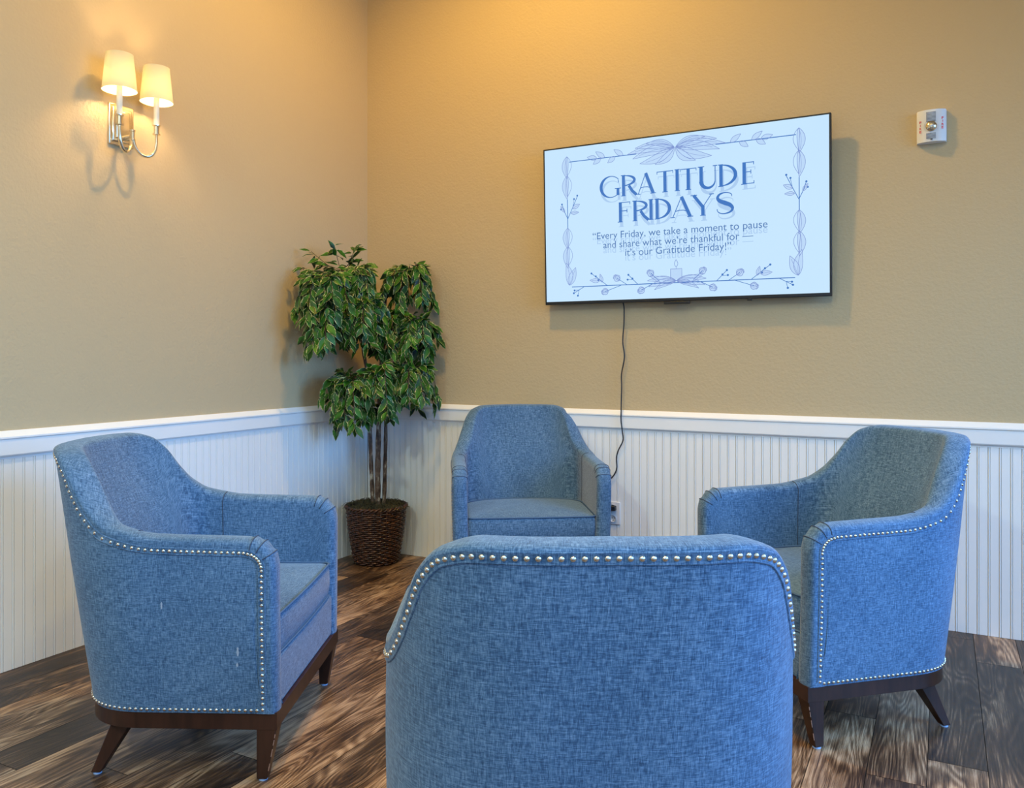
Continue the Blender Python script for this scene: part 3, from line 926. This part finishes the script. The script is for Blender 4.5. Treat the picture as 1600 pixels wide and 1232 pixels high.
for z in (.028,-.028):
    m=MB(); m.lathe([(0,0),(.0165,0),(.0175,-.002),(.0175,-.006)],24,(0,-.0075,z),Matrix.Rotation(R(90),3,'X')@Matrix.Scale(-1,3,(0,0,1)))
    s_=m.build('socket',M['whiteplastic'],out_,'auto')
    m=MB()
    for x,h in ((-.0065,.009),(.0065,.007)): m.box((x,-.0078,z+.003),(.0022,.001,h))
    m.box((0,-.0078,z-.009),(.0045,.001,.0045)); m.build('slots',M['slot'],s_)

# ------------------------------------------------------------------ fire alarm strobe
fa=empty('fire_alarm',(3.102,0,2.200)); fa.scale=(.94,1,.95); tag(fa,'white fire alarm horn strobe with red lettering on the beige wall','fire alarm')
m=MB(); m.box((0,-.008,0),(.124,.016,.148)); m.build('mounting_plate',M['whiteplastic'],fa,bevel=.003)
m=MB(); n=14; W=.118; Hh=.145
sec=[]
for k in range(n+1):
    x=-W/2+W*k/n; d=.030+.020*(1-(2*abs(x)/W)**2.2); sec.append((x,-d))
for z in (-Hh/2,Hh/2):
    for x,y in sec: m.v.append((x,y if z>0 else y+.006,z))
for z in (-Hh/2,Hh/2):
    for x,y in sec: m.v.append((x,-.014,z))
for k in range(n):
    m.face((k,k+1,n+1+k+1,n+1+k)); m.face((k+1,k,2*(n+1)+k,2*(n+1)+k+1)); m.face((n+1+k,n+2+k,3*(n+1)+k+1,3*(n+1)+k))
m.face((0,n+1,3*(n+1),2*(n+1))); m.face((n+1+n,n,2*(n+1)+n,3*(n+1)+n))
hb=m.build('housing',M['whiteplastic'],fa,'auto')
m=MB()
for k in range(8): m.box((-.002,-.0490,.060-k*.0058),(.040,.004,.0016))
for k in range(5): m.box((-.002,-.0460,-.036-k*.0056),(.040,.004,.0014))
m.box((0,-.048,-.064),(.009,.004,.007)); m.build('sound_slots',mat('grey_slot',(.16,.16,.17),.6),hb)
clear=mat('clear_strobe_lens',(.9,.9,.9),.05); clear.node_tree.nodes['Principled BSDF'].inputs['Transmission Weight'].default_value=.85
m=MB(); 
prof=[]; m.lathe([(.030,0),(.0295,-.010),(.025,-.018),(.016,-.023),(.0005,-.0245)],20,(-.001,-.046,-.004),Matrix.Rotation(R(-90),3,'X')@Matrix.Scale(-1,3,(0,0,1)))
lens=m.build('strobe_lens',clear,fa,True)
m=MB(); m.lathe([(.024,0),(.020,.006),(.008,.010),(.0005,.011)],18,(-.001,-.052,-.004),Matrix.Rotation(R(90),3,'X')); m.build('reflector',M['nickel'],lens,True)
m=MB(); m.tube([(-.012,-.062,-.004),(.010,-.062,-.004)],.003,8); m.build('flash_tube',M['whiteplastic'],lens,True)
for side in (-1,1):
    for k,ch in enumerate('FIRE'):
        x=side*.046; z=(.026 if side>0 else .014)-k*.0145
        w_=.0026 if ch=='I' else .0085
        yy=-(.030+.020*(1-(2*abs(x)/W)**2.2))
        o=text_mesh(ch,x-w_/2,x+w_/2,z,M['red'],'letter',0,hb,ht=.0145,bold=.03)
        for v in o.data.vertices: v.co.y=yy-.0018+(.000 if side else 0)

# ------------------------------------------------------------------ wall sconce
SX,SY=.12,-1.712
sn=empty('wall_sconce',(0,SY,2.19)); tag(sn,'two-armed polished nickel wall sconce with lit cream shades','wall light')
# local: x out of the wall, y along the wall
m=MB(); m.box((.006,0,.0),(.012,.120,.178)); m.build('backplate',M['nickel'],sn,bevel=.004)
m=MB(); m.box((.014,0,0),(.008,.092,.148)); m.box((.020,0,0),(.008,.066,.120)); m.build('backplate',M['nickel'],sn,bevel=.004)
m=MB(); m.tube([(.02,0,-.055),(.075,0,-.055)],.011,16); m.lathe([(0,-.022),(.013,-.022),(.013,-.017),(.009,-.014),(.009,.014),(.013,.017),(.013,.022),(0,.022)],20,(.082,0,-.050)); m.build('hub',M['nickel'],sn,'auto')
for s in (-1,1):
    P=[(.082,s*.004,-.068),(.086,s*.012,-.100),(.095,s*.030,-.125),(.106,s*.052,-.133),(.114,s*.072,-.122),(.119,s*.086,-.095),(.12,s*.090,-.060),(.12,s*.090,-.030)]
    m=MB(); m.tube(catmull(P),.0078,10,flat=.75); arm=m.build('arm',M['nickel'],sn,True)
    m=MB(); m.lathe([(.004,-.034),(.016,-.032),(.016,-.028),(.0115,-.026),(.0115,.004),(.016,.006),(.0165,.010),(.002,.010)],24,(.12,s*.09,.0)); m.build('candle_cup',M['nickel'],arm,'auto')
    m=MB(); m.lathe([(.0115,.008),(.0115,.135),(.0005,.137)],20,(.12,s*.09,0)); m.build('candle_sleeve',M['sleeve'] if 'sleeve' in M else M.setdefault('sleeve',mat('ivory_candle_sleeve',(.95,.88,.70),.5)),arm,'auto')
    m=MB(); m.lathe([(.0005,.137),(.010,.142),(.016,.158),(.015,.172),(.008,.188),(.0005,.197)],20,(.12,s*.09,0)); m.build('bulb',M['bulb'] if 'bulb' in M else M.setdefault('bulb',emis('lit_bulb',(1,.68,.34),330)),arm,True)
    if 'shade' not in M:
        sh=bpy.data.materials.new('cream_fabric_shade'); sh.use_nodes=True; t=sh.node_tree; t.nodes.clear()
        o_=t.nodes.new('ShaderNodeOutputMaterial'); mx=t.nodes.new('ShaderNodeMixShader'); df=t.nodes.new('ShaderNodeBsdfDiffuse'); tr=t.nodes.new('ShaderNodeBsdfTranslucent')
        df.inputs[0].default_value=(.74,.70,.56,1); tr.inputs[0].default_value=(.66,.64,.50,1); mx.inputs[0].default_value=.5
        t.links.new(df.outputs[0],mx.inputs[1]); t.links.new(tr.outputs[0],mx.inputs[2]); t.links.new(mx.outputs[0],o_.inputs[0]); M['shade']=sh
    m=MB(); m.lathe([(.068,.110),(.0675,.113),(.0535,.257),(.054,.260)],40,(.12,s*.09,0)); 
    m.lathe([(.0666,.110),(.0525,.260)],40,(.12,s*.09,0))
    lo=m.build('lamp_shade',M['shade'],sn,True)

# ------------------------------------------------------------------ potted ficus in the corner
TY=4.725; TX=(588-800)/F_PX*TY
tpos=CAM.xy+camvec(TX,TY)
tree=empty('potted_ficus',(tpos.x,tpos.y,0),R(YAW))
tag(tree,'artificial variegated ficus tree in a dark wicker basket standing in the corner','potted plant')
# local: x to the right, y away, z up
rnd=random.Random(11)
wick=mat('dark_brown_wicker',(.05,.018,.007),.35); t=NT(wick); n_=t.noise(t.coord('Object',(1,1,1)),38,3,.6)
t.col(t.ramp(n_,[(.35,(.022,.008,.005)),(.55,(.075,.026,.010)),(.75,(.17,.065,.024))]))
HB=.325
def rad(z): return .122+(.170-.122)*(z/HB)**.9+.004*math.sin(z/HB*math.pi)
m=MB(); NS=30
nr=27
for k in range(nr):
    z=.008+k*(HB-.022)/(nr-1); pts=[]
    for j in range(120):
        a=2*math.pi*j/120; r=rad(z)+.0042*math.cos(a*NS/2+math.pi*(k%2)); pts.append((r*math.cos(a),r*math.sin(a),z+.0012*math.sin(a*NS/2+k)))
    m.tube(pts,.0052,6,closed=True)
body=m.build('woven_basket',wick,tree,True)
m=MB()
for j in range(NS):
    a=2*math.pi*(j+.0)/NS; m.tube([(rad(z)*math.cos(a),rad(z)*math.sin(a),z) for z in [i*HB/8 for i in range(9)]],.0038,6)
m.build('stake_rods',wick,body,True)
for ph in (0,1):
    m=MB(); pts=[]
    for j in range(240):
        a=2*math.pi*j/240; r=rad(HB)+.002+.006*math.cos(a*20+ph*math.pi); pts.append((r*math.cos(a),r*math.sin(a),HB-.002+.006*math.sin(a*20+ph*math.pi)))
    m.tube(pts,.0062,6,closed=True); m.build('basket_rim',wick,body,True)
m=MB(); m.lathe([(0,.004),(.12,.004),(.118,.30),(.0,.30)],32); m.build('liner',M['slot'],tree,True)
# moss
moss=mat('dried_brown_moss',(.045,.036,.018),.95); t=NT(moss); t.col(t.ramp(t.noise(t.coord('Object'),60,4),[(.3,(.015,.012,.006)),(.7,(.10,.085,.035))]))
m=MB(); rings=10; seg=48
for i in range(rings+1):
    r=.168*i/rings
    for j in range(seg):
        a=2*math.pi*j/seg; z=.305+.030*(1-(i/rings)**2)+rnd.uniform(-.006,.008)
        m.v.append((r*math.cos(a),r*math.sin(a),z))
for i in range(rings):
    for j in range(seg): m.face((i*seg+j,i*seg+(j+1)%seg,(i+1)*seg+(j+1)%seg,(i+1)*seg+j))
for k in range(420):
    a=rnd.uniform(0,2*math.pi); r=.172*math.sqrt(rnd.random()); p=Vector((r*math.cos(a),r*math.sin(a),.318+.02*(1-(r/.17)**2)))
    b=rnd.uniform(0,2*math.pi); L=rnd.uniform(.02,.05); q=p+Vector((math.cos(b)*L,math.sin(b)*L,rnd.uniform(-.006,.010))); mid=(p+q)/2+Vector((rnd.uniform(-.01,.01),rnd.uniform(-.01,.01),rnd.uniform(.006,.022)))
    m.tube(catmull([p,mid,q],3),rnd.uniform(.0008,.0016),4,cap=False)
tag(m.build('moss',moss,tree),kind='stuff')
bark=mat('mottled_ficus_bark',(.06,.035,.022),.8); t=NT(bark)
nn_=t.noise(t.coord('Object',(1,1,.45)),34,5,.65); t.col(t.ramp(nn_,[(.34,(.030,.016,.010)),(.46,(.10,.055,.032)),(.56,(.17,.11,.07)),(.64,(.48,.40,.29))])); t.bump(nn_,.6,.006)
trunks=[[(-.020,.01,.30),(-.030,0,.55),(-.040,.0,.85),(-.052,-.02,1.10),(-.090,-.07,1.35),(-.130,-.12,1.55),(-.165,-.14,1.68)],
        [(.012,-.02,.30),(.012,-.02,.55),(.018,-.01,.85),(.030,-.01,1.10),(.045,-.02,1.30),(.055,-.03,1.50),(.075,-.05,1.66)],
        [(.043,.0,.30),(.048,.02,.55),(.050,.03,.85),(.040,.02,1.05),(.030,.0,1.25),(.0,-.03,1.42),(-.03,-.06,1.55)]]
trc=[]
for T_,r0 in zip(trunks,(.013,.0175,.0125)):
    c=catmull(T_,8); N_=len(c); trc.append(c)
    m=MB(); m.tube(c,[r0*(1-.55*i/N_)*(1+.10*math.sin(i*1.7)) for i in range(N_)],10); m.build('trunk',bark,tree,True)
leafm=mat('variegated_ficus_leaf',(.05,.16,.03),.42,spec=.3); t=NT(leafm)
uv=t.N('ShaderNodeTexCoord').outputs['UV']; sp=t.N('ShaderNodeSeparateXYZ'); t.L(uv,sp.inputs[0])
edge=t.math('ABSOLUTE',t.math('SUBTRACT',t.math('FRACT',sp.outputs[0],0),.5))
thr=t.math('ADD',edge,t.math('MULTIPLY',t.math('SUBTRACT',t.noise(uv,5,3,.7),.5),.55))
g=t.mix(t.ramp(t.noise(uv,.93,1),[(.35,0.0),(.65,1.0)]),(.003,.016,.003),(.042,.160,.010))
t.col(t.mix(t.math('GREATER_THAN',thr,.435),g,(.52,.50,.22)))
t.bsdf.inputs['Subsurface Weight'].default_value=0
twm=mat('brown_twig',(.07,.03,.015),.7)
foliage=MB(); twigs=MB()
def leaf(p,d,n,L,Wd):
    d=d.normalized(); n=(n-d*n.dot(d)); 
    if n.length<1e-4: n=d.orthogonal()
    n.normalize(); s=d.cross(n)
    ou=rnd.randint(0,400); ov=rnd.random()*40
    st=[(0,.02),(.15,.55),(.38,.98),(.60,.86),(.82,.42),(1.0,.02)]
    b=len(foliage.v); droop=rnd.uniform(.05,.25); fold=rnd.uniform(.12,.4)
    for t_,w_ in st:
        c=p+d*L*t_-n*(L*droop*t_*t_)
        for sd in (-1,0,1): foliage.v.append(tuple(c+s*sd*Wd/2*w_+n*(fold*Wd/2*w_*abs(sd)+rnd.uniform(-.001,.001))))
    for i in range(5):
        for k in range(2):
            f=(b+i*3+k,b+i*3+k+1,b+(i+1)*3+k+1,b+(i+1)*3+k)
            foliage.face(f,[(ou+.02+.48*(k+dk)*1.0,ov+(st[i+di][0])*1.0) for dk,di in ((0,0),(1,0),(1,1),(0,1))])
C_loc=Vector((tpos.x,tpos.y)); 
def inroom(p,mg=.03):
    w_=C_loc+camvec(p.x,p.y)
    mx=mg-w_.x; 
    if mx>0: w_.x+=mx
    my=w_.y+mg
    if my>0: w_.y-=my
    d=w_-C_loc; return Vector((d.dot(RGT.xy),d.dot(FWD.xy),p.z))
def loc_px(px,py,k):
    Y=TY-k; return Vector(((px-800)/F_PX*Y-TX,-k,EYE+(HORIZON-py)/F_PX*Y))
def spray(a,b,c,dens,Lf=.076,spread=.5):
    """twig from a over b drooping to c, leaves along the outer two thirds"""
    P=[inroom(p) for p in catmull([a,b,c],9)]
    twigs.tube(P,[.0028*(1-.7*i/len(P)) for i in range(len(P))],5,cap=False)
    n=len(P)
    for i in range(int(n*.28),n):
        t_=(P[min(i+1,n-1)]-P[max(i-1,0)]).normalized()
        for s in (-1,1):
            if rnd.random()>dens: continue
            side=t_.cross(Vector((0,0,1)))
            if side.length<.05: side=Vector((rnd.uniform(-1,1),rnd.uniform(-1,1),0))
            side.normalize()
            d=t_*rnd.uniform(.3,1.0)+side*s*rnd.uniform(.25,.95)+Vector((0,0,-rnd.uniform(.0,.9)))+Vector((rnd.uniform(-.3,.3),rnd.uniform(-.3,.3),0))
            out=Vector((P[i].x*.6,P[i].y-.12,.25)).normalized()
            nrm=out*rnd.uniform(.4,1)+Vector((rnd.uniform(-.6,.6),rnd.uniform(-.9,.2),rnd.uniform(.1,.9)))
            L=Lf*rnd.uniform(.75,1.2)
            tip=P[i]+d.normalized()*(L+.008); tp=inroom(tip,.012)
            p0=P[i]+d.normalized()*.008
            leaf(p0,tp-p0,nrm,L,L*rnd.uniform(.40,.50))
    return
def dome(px,py,rx,ry,k,n,trunk,dens=.66,depth=.16):
    c=loc_px(px,py,k); s=(TY-k)/F_PX; rx*=s; ry*=s
    top=c+Vector((0,0,ry*.55))
    best=min(trc[trunk],key=lambda q:abs(q.z-(top.z-.12)))
    hub=top+Vector((0,0,-.03))
    P=[inroom(q) for q in catmull([best,(best+hub)/2+Vector((0,0,.03)),hub],6)]; twigs.tube(P,[.0055-.0025*i/len(P) for i in range(len(P))],6,cap=False)
    for i in range(n):
        a=2*math.pi*(i+rnd.uniform(-.3,.3))/n; q=rnd.uniform(.45,1.12)
        ex=math.cos(a)*rx*q; ey=math.sin(a)*depth*q
        tip=c+Vector((ex*1.0,ey,-ry*rnd.uniform(-.1,1.05)))
        mid=c+Vector((ex*.62,ey*.6,ry*rnd.uniform(.55,.95)))
        spray(hub,mid,tip,dens)
    for i in range(n//3):
        a=rnd.uniform(0,6.28); ex=math.cos(a)*rx*.5; ey=math.sin(a)*depth*.5-.03
        spray(hub,c+Vector((ex*.7,ey,ry*.7)),c+Vector((ex,ey-.03,-ry*rnd.uniform(.5,1))),dens)
for a in [(641,446,46,34,.06,13,1),(508,462,44,38,.40,12,0),(566,500,46,46,.26,15,0),(507,508,42,34,.40,11,0),(652,526,34,34,.10,11,1),
          (612,520,34,44,.10,9,1),(548,622,48,42,.26,15,0),(640,602,42,38,.10,12,1),(592,606,28,40,.24,8,2),(560,440,34,26,.22,8,0)]:
    dome(*a)
# sparse upper twigs
hub=trc[0][-1]
for (mx,my),(ex,ey),k in (((520,420),(486,393),.30),((548,408),(553,388),.2),((530,415),(523,384),.25),((500,425),(472,418),.36),((565,415),(575,412),.16),((540,425),(505,412),.3)):
    spray(hub,loc_px(mx,my,k),loc_px(ex,ey,k),.48,.070)
twigs.build('branches',twm,tree,True)
foliage.build('foliage',leafm,tree,True)
